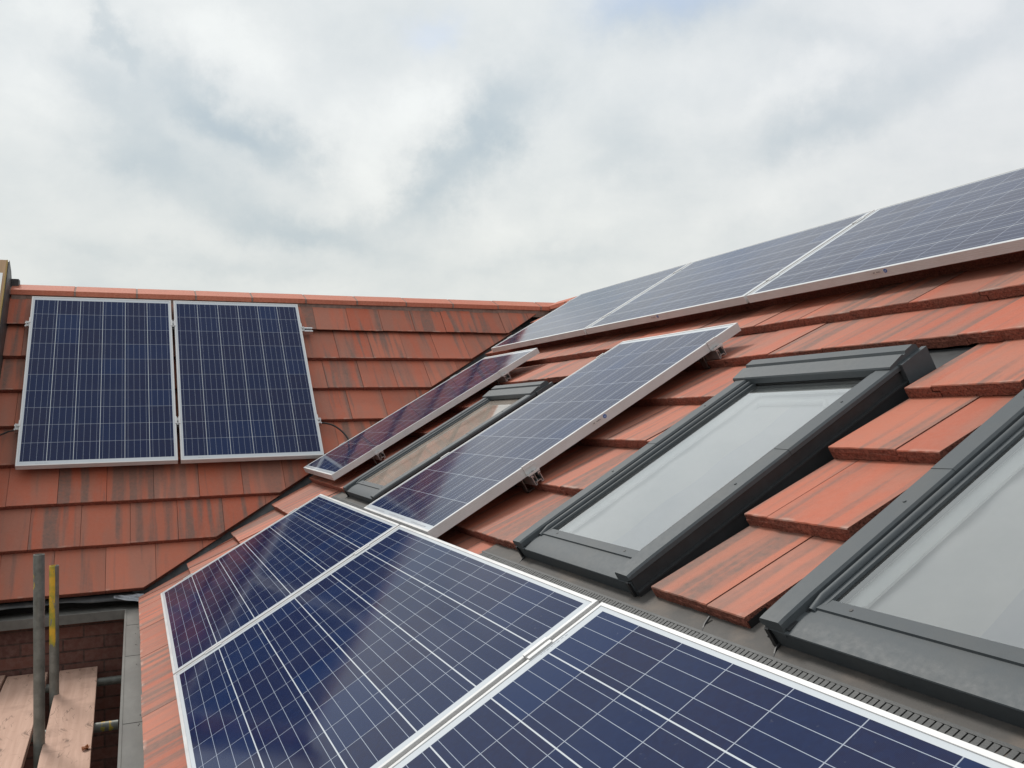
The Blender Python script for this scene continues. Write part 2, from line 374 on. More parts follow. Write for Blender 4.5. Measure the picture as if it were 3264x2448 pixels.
def glass_mat(name, tint=(.86, .88, .88), ior=1.62, dust=(.03, .12), dcol=(.42, .40, .37), refl=2.7):
    mt, n = mat(name); n.n.remove(n.p)
    fr = n.new('ShaderNodeFresnel'); fr.inputs[0].default_value = ior
    gl = n.new('ShaderNodeBsdfGlossy'); gl.inputs['Roughness'].default_value = .03; gl.inputs['Color'].default_value = (.95, .97, .97, 1)
    tr = n.new('ShaderNodeBsdfTransparent'); tr.inputs[0].default_value = (*tint, 1)
    di = n.new('ShaderNodeBsdfDiffuse'); di.inputs[0].default_value = (*dcol, 1)
    O = n.coord(); du = n.ramp(n.noise(O, 6, 5, .6), .4, .75, *dust)
    m1 = n.new('ShaderNodeMixShader'); m2 = n.new('ShaderNodeMixShader')
    n.put(m1.inputs[0], du); n.l.new(tr.outputs[0], m1.inputs[1]); n.l.new(di.outputs[0], m1.inputs[2])
    n.put(m2.inputs[0], n.m('MINIMUM', n.m('MULTIPLY', fr.outputs[0], refl), 1.)); n.l.new(m1.outputs[0], m2.inputs[1]); n.l.new(gl.outputs[0], m2.inputs[2])
    n.l.new(m2.outputs[0], n.out.inputs[0]); return mt
M_GLASS = glass_mat('window_glass')
M_GLASS_DUSTY = glass_mat('dusty_window_glass', dust=(.55, .85), dcol=(.46, .39, .33), refl=1.0)
M_GRIT = simple('pale_grit', (.45, .38, .30), .9)
M_PAPER, _n = mat('label_paper'); setp(_n, col=(.55, .52, .50), rough=.5)
M_INK, _n = mat('dark_print'); setp(_n, col=(.13, .12, .13), rough=.5)
M_GREYINK, _n = mat('faded_print'); setp(_n, col=(.30, .31, .34), rough=.5)
M_BLUE, _n = mat('blue_sticker'); setp(_n, col=(.055, .135, .36), rough=.4)
M_BLUEL, _n = mat('pale_blue_mark'); setp(_n, col=(.34, .42, .60), rough=.4)
M_LEAF, _n = mat('dead_leaf'); setp(_n, col=(.26, .085, .025), rough=.6)

# ------------------------------------------------------------------ ground and street level
g = MBd(); g.poly([(-900, -900, -6.0), (900, -900, -6.0), (900, 900, -6.0), (-900, 900, -6.0)])
tag(link('ground', g.mesh('ground', M_GROUND)), kind='structure')

# ------------------------------------------------------------------ the house
house = empty('house')
tag(house, 'red tiled brick house with two roof slopes meeting in a valley and three roof windows', 'house')

def clip(poly, a, b, c):
    """keep a*x+b*y <= c"""
    out = []
    for i in range(len(poly)):
        p, q = poly[i], poly[(i + 1) % len(poly)]
        dp, dq = a * p[0] + b * p[1] - c, a * q[0] + b * q[1] - c
        if dp <= 0: out.append(p)
        if (dp < 0 < dq) or (dq < 0 < dp):
            k = dp / (dp - dq); out.append((p[0] + (q[0] - p[0]) * k, p[1] + (q[1] - p[1]) * k))
    return out
def area(P): return abs(sum(P[i][0] * P[(i + 1) % len(P)][1] - P[(i + 1) % len(P)][0] * P[i][1] for i in range(len(P)))) / 2

# valley line from the two tile planes
HA, HB = -.10, -.10
dv = nA.cross(nB).normalized(); dv = dv if dv.z > 0 else -dv
Mx = Matrix((nA, nB, dv)); V0 = Mx.inverted() @ Vector((HA, OB.dot(nB) + HB, 0))
def toA(P): q = MA.inverted() @ P; return q.x, q.y
def toB(P): q = MB.inverted() @ P; return q.x, q.y
a0, a1 = toA(V0), toA(V0 + dv); b0, b1 = toB(V0), toB(V0 + dv)
def halfplane(p, q, sign, off):
    """inside = the side of line p-q given by sign, moved inwards by off"""
    dx_, dy_ = q[0] - p[0], q[1] - p[1]; L = math.hypot(dx_, dy_); nx, ny = -dy_ / L * sign, dx_ / L * sign   # outward normal
    return nx, ny, nx * p[0] + ny * p[1] - off
vA = halfplane(a0, a1, 1, .028); vB = halfplane(b0, b1, -1, .042)
if vA[0] > 0: vA = halfplane(a0, a1, -1, .028)
if vB[0] < 0: vB = halfplane(b0, b1, 1, .042)

class Tiles:
    def __init__(s): s.mb = MBd(); s.uv = []; s.tv = []
    def add(s, poly, s0, hn, gauge, thick, rv, t0, jit=.0016, lock=None):
        if len(poly) < 3 or area(poly) < 2e-4: return
        slope = -thick / gauge; tilt = random.uniform(-.0018, .0018); lift = random.uniform(-.0012, .0016)
        # densify tail edges so that they can be ragged
        P = []
        n = len(poly)
        for i in range(n):
            p, q = poly[i], poly[(i + 1) % n]; P.append((p[0], p[1], abs(p[1] - s0) < 1e-5))
            tail = abs(p[1] - s0) < 1e-5 and abs(q[1] - s0) < 1e-5
            k = int(math.hypot(q[0] - p[0], q[1] - p[1]) / .018) if tail else 0
            for j in range(1, k): P.append((p[0] + (q[0] - p[0]) * j / k, p[1] + (q[1] - p[1]) * j / k, True))
        def top(t, s_): return hn + slope * (s_ - s0) + tilt * (t - t0) / .15 + lift
        off = random.random() * 50
        T, B, Tb, T1, T2 = [], [], [], [], []
        tmin, tmax = min(p[0] for p in poly), max(p[0] for p in poly); lL = lR = 0
        if lock: lL = .024 if abs(tmin - lock[0]) < 1e-4 else 0; lR = .024 if abs(tmax - lock[1]) < 1e-4 else 0
        for t, s_, tl in P:
            j = r_ = 0
            if tl:
                j = (noise.noise(Vector((t * 60 + off, s0, 1))) + .6 * noise.noise(Vector((t * 190 + off, s0, 5)))) * jit
                r_ = noise.noise(Vector((t * 80 + off, 9, s0)))
            lk = lL + (lR - lL) * (t - tmin) / max(1e-6, tmax - tmin)
            h = top(t, s_); e_ = .0016 if tl else 0
            T.append((t, s_ + j + e_, h)); Tb.append((t, s_ + j * 1.2, h - .003))
            q_ = noise.noise(Vector((t * 110 + off, 3, s0))) * .0028 if tl else 0
            T1.append((t, s_ + j * 1.5 + q_, h - thick * .42 + q_)); T2.append((t + lk, s_ + j * 1.5 - q_, h - thick * .50 + q_))
            B.append((t + lk + j * .4, s_ + j * 2.2 + e_, h - thick + r_ * .0030))
        nn = len(P); i0 = len(s.mb.v); s.mb.v += T + Tb + T1 + T2 + B
        def face(ix, mi): s.mb.f.append(tuple(i0 + k for k in ix)); s.mb.mi.append(mi)
        face(range(nn), 0); face([4 * nn + k for k in reversed(range(nn))], 1)
        for k in range(nn):
            k2 = (k + 1) % nn
            tail = P[k][2] and P[k2][2]
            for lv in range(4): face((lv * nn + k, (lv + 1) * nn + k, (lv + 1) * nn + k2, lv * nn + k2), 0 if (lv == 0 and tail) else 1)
        s.uv += [(v[0] - t0, v[1] - s0) for v in T + Tb + T1 + T2 + B]; s.tv += [rv] * (5 * nn)
    def build(s, name, parent, M, label=None):
        me = s.mb.mesh(name, [M_TILE, M_TAIL], recalc=True)
        at = me.attributes.new('tv', 'FLOAT_VECTOR', 'POINT')
        for i, v in enumerate(s.tv): at.data[i].vector = v
        ul = me.uv_layers.new(name='uv')
        for l in me.loops: ul.data[l.index].uv = s.uv[l.vertex_index]
        o = link(name, me, parent, M)
        if label: o['label'] = label
        return o

COVER = .2925; TH = .038
HOLES = [(-.145, .715, 1.145, 2.472), (2.455, 3.262, 1.145, 2.472), (3.625, 4.56, 1.145, 2.472)]     # roof window openings t0 t1 s0 s1
def interlock(T, tj, s0, h):  # notch shadow in the tail where neighbouring tiles lock
    pass
def rnd(): return (random.random(), random.random(), random.random())
A = Tiles()
for k in range(14):
    s0 = -.17 + .33 * k; g_ = .33; ph = .719 + (0 if (k % 2 or k == 0) else COVER / 2) + random.uniform(-.004, .004)
    for i in range(-14, 29):
        ta = ph + COVER * i; tb = ta + COVER - .0023
        tb += random.uniform(-.0008, .0004)
        if ta > 7.9 or tb < -3.9: continue
        sj = s0 + random.uniform(-.0015, .0015)
        s1_ = min(s0 + g_ + .045, 4.23)
        poly = clip([(ta, sj), (tb, sj), (tb, s1_), (ta, s1_)], *vA)
        if len(poly) < 3: continue
        pieces = [poly]
        for (h0, h1, q0, q1) in HOLES:
            nxt = []
            for P in pieces:
                if s0 >= q0 and s0 < q1 - .01 and max(p[0] for p in P) > h0 and min(p[0] for p in P) < h1:
                    L = clip(P, 1, 0, h0); Rr = clip(P, -1, 0, -h1)
                    nxt += [X for X in (L, Rr) if len(X) > 2]
                else: nxt.append(P)
            pieces = nxt
        rv = rnd()
        for P in pieces: A.add(P, sj, -.086, g_, TH, rv, ta, lock=(ta, tb))
A.build('main_roof', house, MA, 'right-hand roof slope of orange red tiles carrying the roof windows')

Bt = Tiles()
for k in range(8):
    s0 = -.932 + .338 * k; g_ = .338; ph = .5425 + (0 if k % 2 == 0 else COVER / 2) + random.uniform(-.003, .003)
    for i in range(-4, 20):
        ta = ph + COVER * i; tb = ta + COVER - .0023
        sj = s0 + random.uniform(-.0012, .0012); s1_ = min(s0 + g_ + .045, 1.90)
        poly = clip([(ta, sj), (tb, sj), (tb, s1_), (ta, s1_)], *vB)
        if len(poly) > 2: poly = clip(poly, -1, 0, .162)
        if len(poly) < 3: continue
        rv = rnd()
        if k == 0: rv = (.9, .98, rv[2])
        Bt.add(poly, sj, -.086, g_, TH if k < 7 else .006, rv, ta, .001)
Bt.build('wing_roof', house, MB, 'left-hand roof slope of streaked red tiles below the level ridge')

# decks under the tiles and the far slopes
dk = MBd()
for (t0, t1, s0, s1) in [(-4.3, 7.95, -.16, 1.13), (-4.3, 7.95, 2.52, 4.2), (-4.3, -.12, 1.13, 2.52), (.70, 2.48, 1.13, 2.52), (3.24, 3.66, 1.13, 2.52), (4.53, 7.95, 1.13, 2.52)]:
    dk.box((t0, s0, -.20), (t1, s1, -.155), 0, MA)
dk.box((-.165, -.90, -.20), (6.2, 1.88, -.155), 0, MB)
RX, RY, RZ = 3.765, 2.756, 1.985
back = MBd()
back.poly([(RX, 3.2, RZ - .02), (RX, -7.9, RZ - .02), (RX + 4.2, -7.9, RZ - 2.4), (RX + 4.2, 3.2, RZ - 2.4)], 0)
back.poly([(-3, RY, RZ - .03), (5.5, RY, RZ - .03), (5.5, RY + 2.1, RZ - 2.4), (-3, RY + 2.1, RZ - 2.4)], 0)
link('roof_underlay', dk.mesh('roof_underlay', M_UNDER), house)
o_ = link('back_slope', back.mesh('back_slope', M_TAIL), house); sm = o_.modifiers.new('thick', 'SOLIDIFY'); sm.thickness = .04

# valley trough
vt = MBd()
kz = (-.165 - V0.z) / dv.z
VK = [kz + i * .235 for i in range(19)]
cx = [V0 + dv * k - (nA + nB).normalized() * .045 for k in VK]
ua = (MA.to_3x3() @ Vector((-vA[0], -vA[1], 0))).normalized(); ub = (MB.to_3x3() @ Vector((-vB[0], -vB[1], 0))).normalized()
rows = []
for i, c in enumerate(cx):
    w = .002 * math.sin(i * 1.7)
    rows.append([c + ub * .26 + nB * .004, c + ub * .09 + nB * (.002 + w), c + ub * .018, c + ua * .018, c + ua * .09 + nA * (.002 - w), c + ua * .26 + nA * .004])
vt.loft(rows, 0, False, False)
o_ = link('valley_trough', vt.mesh('valley_trough', M_FELT, True), house); sm = o_.modifiers.new('thick', 'SOLIDIFY'); sm.thickness = .004

# ridge tiles: angular, bedded on mortar
def ridge_mesh(L):
    mb = MBd()
    w, d, th = .158, .062, .034
    prof = [(0, .0), (-w, -d), (-w, -d - th - .006), (-w + .02, -d - th), (0, -th - .012), (w - .02, -d - th), (w, -d - th - .006), (w, -d)]
    rings = []
    for x in (0, L * .5, L):
        rings.append([(x, p[0] + random.uniform(-.0008, .0008), p[1]) for p in prof])
    mb.loft(rings, 0); me = mb.mesh('ridge_tile', [M_RIDGE]); return me
def ridge_mat():
    mt, n = mat('ridge_clay'); O = n.coord(); oi = n.new('ShaderNodeObjectInfo')
    a = n.noise(O, 55, 4, .6); b = n.noise(O, 7, 3)
    c = n.mix(n.ramp(a, .3, .7), (.42, .125, .072), (.52, .19, .12)); c = n.mix(n.ramp(b, .5, .75, 0, .35), c, (.36, .17, .12))
    c = n.mix(n.m('MULTIPLY', oi.outputs['Random'], .35), c, (.40, .10, .055))
    setp(n, col=c, rough=.75, spec=.4, normal=n.bump(n.noise(O, 500, 3), .3, .0015)); return mt
M_RIDGE = ridge_mat()
RT = ridge_mesh(.440)
zt = 2.026
x = -.995
n_r = 0
while x < 3.55:
    o_ = link('ridge_tile', RT, house, Matrix.Translation((x, RY + random.uniform(-.002, .002), zt + random.uniform(-.002, .002))) @ Matrix.Rotation(random.uniform(-.004, .004), 4, 'Y'))
    bevel(o_, .003, 2, 40); x += .4515
y = 2.72; M90 = Matrix.Rotation(rad(-90), 4, 'Z')
while y > -7.6:
    o_ = link('ridge_tile', RT, house, Matrix.Translation((RX, y, 2.036 + random.uniform(-.002, .002))) @ M90)
    bevel(o_, .003, 2, 40); y -= .4515
mo = MBd()
for k in range(46):
    x0 = -.99 + k * .1; rr = random.uniform(-.004, .004)
    mo.box((x0, RY - .146 + rr, zt - .165), (x0 + .1, RY + .146, zt - .098))
for k in range(11):      # joints
    xj = -.995 + .4515 * k - .0125
    mo.prism([(RY - .161, zt - .100), (RY - .160, zt - .0655), (RY, zt - .004), (RY + .16, zt - .066), (RY + .16, zt - .1)], xj, xj + .0135, 0, 'x')
link('ridge_mortar', mo.mesh('ridge_mortar', M_MORTAR), house); mo = MBd()
for k in range(106):
    y0 = 2.75 - k * .1; mo.box((RX - .146, y0 - .1, 2.036 - .165), (RX + .146, y0, 2.036 - .098))
for k in range(24):
    yj = 2.72 - .4515 * k + .0005
    mo.prism([(RX - .161, 1.940), (RX + .16, 1.940), (RX + .16, 1.970), (RX, 2.031), (RX - .16, 1.970)], yj, yj + .011, 0, 'y')
link('ridge_mortar', mo.mesh('ridge_mortar', M_MORTAR), house)

# brick walls, box gutter
bw = MBd()
bw.box((-3.2, .862, -6.0), (.25, 1.10, -.265)); link('brick_wall', bw.mesh('brick_wall', M_BRICK), house)
bw = MBd(); bw.box((.03, -7.9, -6.0), (.25, .86, -.265)); link('brick_wall', bw.mesh('brick_wall', M_BRICK), house)
bw = MBd(); bw.box((.25, 4.6, -6.0), (7.8, 4.85, -.4)); bw.box((7.6, -7.9, -6), (7.8, 4.6, -.4)); bw.box((.25, -7.9, -6), (7.6, -7.65, -.3)); bw.box((-3.2, 1.1, -6), (-2.95, 4.85, -.3)); bw.box((-2.95, 4.6, -6), (.25, 4.85, -.3))
bw.prism([(.25, -.3), (7.6, -.4), (RX, 1.9)], -7.9, -7.65, 0, 'y')
link('brick_wall', bw.mesh('brick_wall', M_BRICK), house)
gt = MBd()
zt_, zb_ = -.224, -.271
L6 = [(-3.2, .80), (-.177, .80), (-.177, -7.9), (.25, -7.9), (.25, 1.12), (-3.2, 1.12)]
gt.prism(L6, zb_, zt_, 0, 'z')
gt.box((-3.2, .797, zt_ - .052), (-.177, .812, zt_ + .004)); gt.box((-.183, -7.9, zt_ - .052), (-.172, .797, zt_ + .003))
for yy in (-.37, -1.43, -2.6, .0 + .35):
    gt.box((-.171, yy, zt_), (.05, yy + .0035, zt_ + .0022))
for i in range(14):
    a_ = random.uniform(-.13, -.10); yy = random.uniform(-2.2, .5); gt.box((a_, yy, zt_), (a_ + .004, yy + .005, zt_ + .003))
go = link('box_gutter', gt.mesh('box_gutter', M_GUTTER), house); bevel(go, .003, 2)
fb = MBd(); fb.box((-3.2, 1.02, zt_), (.25, 1.04, -.14)); fb.box((.05, -7.9, zt_), (.07, .86, -.15)); link('fascia_board', fb.mesh('fascia_board', M_UNDER), house)
# underlay skirt drooping into the gutter below the wing tiles
sk = MBd(); rws = [[], [], []]
for i in range(60):
    xx = -2.0 + i * .034
    dz_ = .010 * math.sin(xx * 9) + .006 * math.sin(xx * 23 + 1)
    k = .012 + .016 * max(0, min(1, (xx + 1.0) / .8))
    rws[0].append((xx, .915, -.142)); rws[1].append((xx, .895 + dz_ * .4, -.150 - k * .4)); rws[2].append((xx, .880 + dz_ * .7, -.150 - k + dz_ * .5))
sk.loft(rws, 0, False, False); o_ = link('eaves_underlay', sk.mesh('eaves_underlay', M_FELT, True), house); sm = o_.modifiers.new('t', 'SOLIDIFY'); sm.thickness = .002
lc = MBd(); rws = []
for j in range(7):
    r_ = []
    for i in range(9):
        u, v = i / 8, j / 6
        r_.append((-.245 + u * .17, .872 - v * .045 * (0.3 + u) + random.uniform(-.004, .004), -.146 - v * .040 * (.25 + u * .9) + random.uniform(-.004, .004)))
    rws.append(r_)
lc.loft(rws, 0, False, False); o_ = link('lead_corner', lc.mesh('lead_corner', M_LEADBRIGHT), house); o_['label'] = 'crumpled bright lead piece at the foot of the valley'
sm = o_.modifiers.new('t', 'SOLIDIFY'); sm.thickness = .002

# raised timber edge left of the wing roof
up = MBd(); up.box((-.95, -1.2, -.16), (-.170, 1.90, .124)); uo = link('raised_verge', up.mesh('raised_verge', M_FELT), house, MB)
uo['label'] = 'raised timber sided verge left of the wing roof'
x_ = MBd(); x_.box((-.95, -1.2, .1245), (-.176, 1.900, .140)); link('timber_board', x_.mesh('timber_board', M_PLY), uo)
x_ = MBd(); x_.box((-.176, -1.2, .114), (-.1695, 1.900, .1425)); link('timber_edge', x_.mesh('timber_edge', M_PLYEDGE), uo)
x_ = MBd(); x_.box((-.95, -1.2, .140), (-.190, 1.74, .147)); link('white_panel', x_.mesh('white_panel', M_WHITE), uo)
x_ = MBd(); x_.prism([(-1.0, -.14), (1.90, -.14), (1.955, -.02), (1.945, .10), (1.90, .122), (1.72, .112), (-1.0, .108)], -.169, -.1635, 0, 'x'); link('felt_flashing', x_.mesh('felt_flashing', M_FELT), uo)
x_ = MBd(); x_.box((-1.0, RY - .05, 1.93), (-.950, RY + .05, 2.062)); link('ridge_end_block', x_.mesh('ridge_end_block', M_FELT), house)

# ------------------------------------------------------------------ roof windows
def skylight(t0, label, seam=.62, glass=None):
    Wd, Ln, hb = .735, 1.185, -.165
    M = MA @ Matrix.Translation((t0, 1.130, 0))
    fr = MBd()   # outer frame, standing in the tile gutter, with the flashing channels beside it
    fr.box((0.004, .006, hb - .06), (.075, Ln, -.066)); fr.box((Wd - .075, .006, hb - .06), (Wd - .004, Ln, -.066)); fr.box((.070, .05, hb - .06), (Wd - .070, .09, -.076)); fr.box((.070, 1.05, hb - .06), (Wd - .070, Ln, -.068))
    fr.box((-.055, .004, hb - .01), (.002, Ln + .10, hb + .012)); fr.box((Wd - .002, .004, hb - .01), (Wd + .085, Ln + .10, hb + .012)); fr.box((-.055, Ln - .01, hb - .012), (Wd + .085, Ln + .16, hb + .03))
    fr.box((Wd - .005, .004, -.104), (Wd + .009, Ln - .002, -.099)); fr.box((-.009, .004, -.104), (.005, Ln - .002, -.099))
    fr.box((Wd - .005, .005, -.160), (Wd + .004, Ln - .004, -.104)); fr.box((-.004, .005, -.160), (.005, Ln - .004, -.104))
    root = link('skylight', fr.mesh('skylight', M_DARKER), house, M); root['label'] = label
    for side in (0, 1):
        def T(u): return u if side == 0 else Wd - u
        mb = MBd(); rings = []
        for s_, d, dn in ((.0, .0035, .010), (.015, .002, .006), (.05, .001, .003), (.09, 0, 0), (seam, 0, 0)):
            rings.append([(T(u), s_, h) for u, h in ((0, -.064), (0, -.052 - d), (.005, -.0465 - d), (.060, -.0450 - d), (.065, -.050 - d), (.065, -.072 - dn))])
        mb.loft(rings); rings = []
        for s_ in (seam, 1.09):
            rings.append([(T(u), s_, h) for u, h in ((-.0012, -.063), (-.0012, -.0510), (.005, -.0452), (.060, -.0437), (.0655, -.049), (.0655, -.072))])
        mb.loft(rings)
        mb.tube([(T(.034), .42, -.0448), (T(.034), .42, -.0435)], .004, 10); mb.tube([(T(.034), .86, -.0448), (T(.034), .86, -.0425)], .004, 10)
        link('side_cover', mb.mesh('side_cover', M_DARKMETAL, True), root)
        mb = MBd(); mb.tube([(T(.077), .070, -.067), (T(.077), .105, -.059), (T(.077), 1.06, -.059)], .0085, 12)
        mb.box((min(T(.084), T(.097)), .09, -.075), (max(T(.084), T(.097)), 1.06, -.062)); link('sash_bead', mb.mesh('sash_bead', M_DARKMETAL, True), root)
        mb = MBd(); mb.box((min(T(.066), T(.105)), .07, -.082), (max(T(.066), T(.105)), 1.07, -.071)); link('gasket', mb.mesh('gasket', M_GASKET), root)
        mb = MBd(); xx = .014 if side == 0 else Wd - .018
        mb.prism([(-.002, -.122), (.008, -.122), (.006, -.068), (-.004, -.072)], xx - .006, xx + .006, 0, 'x'); link('end_bracket', mb.mesh('end_bracket', M_GASKET), root)
        mb = MBd(); tt = T(.16); mb.tube([(tt, .093, -.0632), (tt, .093, -.0612)], .004, 10); link('screw', mb.mesh('screw', M_GASKET), root)
    mb = MBd(); sec = [(.108, -.0632), (.076, -.0612), (.0750, -.0662), (.068, -.0664), (.050, -.0652), (.030, -.0662), (.012, -.0685), (.000, -.0710), (-.001, -.0735), (.0015, -.0745), (.006, -.121), (.10, -.123)]
    mb.loft([[(t, a, b) for a, b in sec] for t in (.008, Wd - .008)])
    link('bottom_cover', mb.mesh('bottom_cover', M_DARKMETAL, True), root)
    mb = MBd(); mb.poly([(.094, .102, -.069), (Wd - .094, .102, -.069), (Wd - .094, 1.075, -.069), (.094, 1.075, -.069)])
    link('glass_pane', mb.mesh('glass_pane', glass or M_GLASS), root)
    mb = MBd(); i0, i1, j0, j1 = .100, Wd - .100, .108, 1.07
    mb.box((i0 - .03, j0 - .02, -.42), (i0, j1, -.076)); mb.box((i1, j0 - .02, -.42), (i1 + .03, j1, -.076)); mb.box((i0 - .03, j0 - .03, -.42), (i1 + .03, j0, -.076)); mb.box((i0 - .03, j1, -.42), (i1 + .03, j1 + .03, -.076)); mb.box((i0, j0, -.44), (i1, j1, -.42))
    link('window_reveal', mb.mesh('window_reveal', M_WHITEWALL), root)
    mb = MBd(); N = 22; rows = [[(i0 + .001, j0 + (j1 - .05 - j0) * k / N, -.104 + .003 * math.sin(k * 1.3)), ((i0 + i1) / 2, j0 + (j1 - .05 - j0) * k / N, -.108 + .004 * math.sin(k * .9 + t0)), (i1 - .001, j0 + (j1 - .05 - j0) * k / N, -.104 + .003 * math.sin(k * 1.1))] for k in range(N + 1)]
    mb.loft(rows, 0, False, False); mb.mi = [k % 2 for k in range(len(mb.f))]; bl = link('brightening_sheet', mb.mesh('brightening_sheet', [M_SHEET_PALE, M_SHEET_MAUVE], True), root)  # added sheet brightening the glass, its two tones painting reflected bands
    mb = MBd(); mb.prism([(i0, j0), (i0 + .045, j0 + .03), (i0 + .045, j1 - .06), (i1 - .03, j1 - .06), (i1 - .03, j1), (i0, j1)], -.094, -.088, 0); link('inner_sash', mb.mesh('inner_sash', M_WHITE), root)
    mb = MBd(); mb.tube([(i0 + .10, j1 - .14, -.106), (i0 + .11, j1 - .12, -.092), (i1 - .11, j1 - .12, -.092), (i1 - .10, j1 - .14, -.106)], .009, 10)
    link('ventilation_bar', mb.mesh('ventilation_bar', M_WHITE, True), root)
    mb = MBd(); sec = [(1.046, -.063), (1.044, -.041), (1.047, -.036), (1.108, -.027), (1.113, -.032), (1.120, -.032), (1.125, -.0235), (1.160, -.0215), (1.172, -.028), (Ln, -.075), (1.09, -.085), (1.06, -.063)]
    mb.loft([[(t, a, b) for a, b in sec] for t in (-.010, Wd - .004)])
    mb.box((-.006, 1.08, -.088), (.0, Ln + .004, -.055)); mb.box((Wd - .006, 1.075, -.165), (Wd + .012, Ln + .006, -.046))
    mb.box((.0, Ln - .004, -.17), (Wd, Ln + .004, -.07))
    link('hood', mb.mesh('hood', M_DARKMETAL), root)
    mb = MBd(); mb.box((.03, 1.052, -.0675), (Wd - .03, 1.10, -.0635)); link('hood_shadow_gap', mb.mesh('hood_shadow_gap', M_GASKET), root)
    return root
skylight(-.085, 'small far roof window between the two upright solar panels', glass=M_GLASS_DUSTY)
skylight(2.475, 'middle roof window with three tile courses stepping down on its right', .60)
s3_ = skylight(3.715, 'nearest roof window, cut off by the right edge of the picture', .55)

# aprons and pleated skirts below the windows
def apron(ta, tb, seams, label):
    mb = MBd(); rows = []
    N = int((tb - ta) / .03)
    for i in range(N + 1):
        t = ta + (tb - ta) * i / N; w = .0012 * noise.noise(Vector((t * 9, 0, 0)))
        rows.append([(t, .96, -.100 + w), (t, 1.05, -.110 + w), (t, 1.093, -.1155 + w), (t, 1.099, -.114), (t, 1.125, -.1175 + w * .5), (t, 1.20, -.1215)])
    mb.loft(rows, 0, False, False)
    o = link('window_apron', mb.mesh('window_apron', M_LEAD, True), house, MA); sm = o.modifiers.new('t', 'SOLIDIFY'); sm.thickness = .003; sm.offset = -1; o['label'] = label
    c = MBd(); t = ta + .01; rn = random.Random(3)
    while t < tb - .01:
        a = rn.uniform(-.0008, .0008)
        # upper row: short rounded ribs; lower row: slanting fins
        c.prism([(t + a, 1.069), (t + .0104 + a, 1.067), (t + .0118 + a, 1.088), (t + .001 + a, 1.090)], -.1155, -.1085 + a, 0)
        c.prism([(t + .001 + a, 1.000), (t + .0100 + a, .998), (t + .0145 + a, 1.056), (t + .0055 + a, 1.058)], -.1150, -.1040 + a, 0)
        t += .0140
    c.box((ta, 1.056, -.1155), (tb, 1.0665, -.1075)); c.box((ta, 1.089, -.1155), (tb, 1.096, -.1080)); c.box((ta, .99, -.1150), (tb, 1.090, -.1120))
    k = link('pleated_skirt', c.mesh('pleated_skirt', M_COMB), o)
    for q in seams:
        sm_ = MBd()
        pts = [(q + .020, 1.098, -.113), (q + .012, 1.108, -.114), (q + .004, 1.120, -.113), (q + .002, 1.140, -.108)]
        sm_.tube(pts, .0028, 6)
        link('apron_seam', sm_.mesh('apron_seam', M_GASKET), o)
    return o
apron(2.215, 4.80, (2.50, 3.50, 3.735), 'dusty grey apron and pleated skirt below the two nearer roof windows')
apron(-.34, 1.0, (-.07,), 'grey apron below the far roof window')
gr_ = MBd(); rn_ = random.Random(5)
for k in range(26):
    t_, s_ = rn_.uniform(2.3, 4.5), rn_.uniform(1.102, 1.128); r_ = rn_.uniform(.0012, .0030)
    gr_.box((t_, s_, -.1185), (t_ + r_ * 1.6, s_ + r_, -.1165 + r_ * .7))
o_ = link('mortar_crumbs', gr_.mesh('mortar_crumbs', M_GRIT), house, MA); o_['kind'] = 'stuff'; o_['label'] = 'pale mortar crumbs scattered on the apron'
# foam block and lead lip under tile tails
for a_, b_ in ((3.57, 3.628), (-.175, -.13), (3.265, 3.315)):
    fm = MBd(); fm.box((a_, 1.153, -.126), (b_, 1.205, -.100)); link('foam_filler', fm.mesh('foam_filler', M_GASKET), house, MA)

# ------------------------------------------------------------------ solar panels
PW, PH = 1.65, .992
def ring(d, z): return [(d, d, z), (PW - d, d, z), (PW - d, PH - d, z), (d, PH - d, z)]
def panel_meshes():
    fr = MBd(); prof = [(.030, -.040), (.0, -.040)]
    for zc in (-.0315, -.0245, -.0170, -.0095):
        prof += [(0, zc - .0012), (.0007, zc - .0008), (.0007, zc + .0008), (0, zc + .0012)]
    prof += [(0, -.0008), (.0008, 0), (.0100, 0), (.0106, -.0008), (.0106, -.0048), (.0020, -.0052), (.0020, -.037), (.030, -.037)]
    fr.loft([ring(d, z) for d, z in prof], 0, False)
    fme = fr.mesh('frame', M_ALU)
    gm = MBd(); gm.box((.0107, .0107, -.0048), (PW - .0107, PH - .0107, -.0019)); gme = gm.mesh('cell_glass', M_CELL)
    def marks(a, b, hi, seed):
        mk = MBd(); rn = random.Random(seed); y_ = a
        while y_ < b:
            w = rn.uniform(.007, .013); z0 = .0168 + rn.uniform(0, .0015); mk.box((z0, y_, -.0019), (z0 + hi + rn.uniform(-.0015, .0005), y_ + w * .62, -.0014)); y_ += w
        return mk.mesh('margin_print', M_GREYINK)
    mme = ([marks(.08, .27, .0065, 1), marks(.36, .60, .0065, 2), marks(.68, .90, .0065, 3)], [marks(.80, .88, .0022, 4)])
    bk = MBd(); bk.box((.011, .011, -.008), (PW - .011, PH - .011, -.0053)); bk.box((PW - .22, PH * .5 - .07, -.03), (PW - .12, PH * .5 + .07, -.008)); bme = bk.mesh('back_sheet', M_WHITE)
    return fme, gme, mme, bme
FME, GME, MME, BME = panel_meshes()
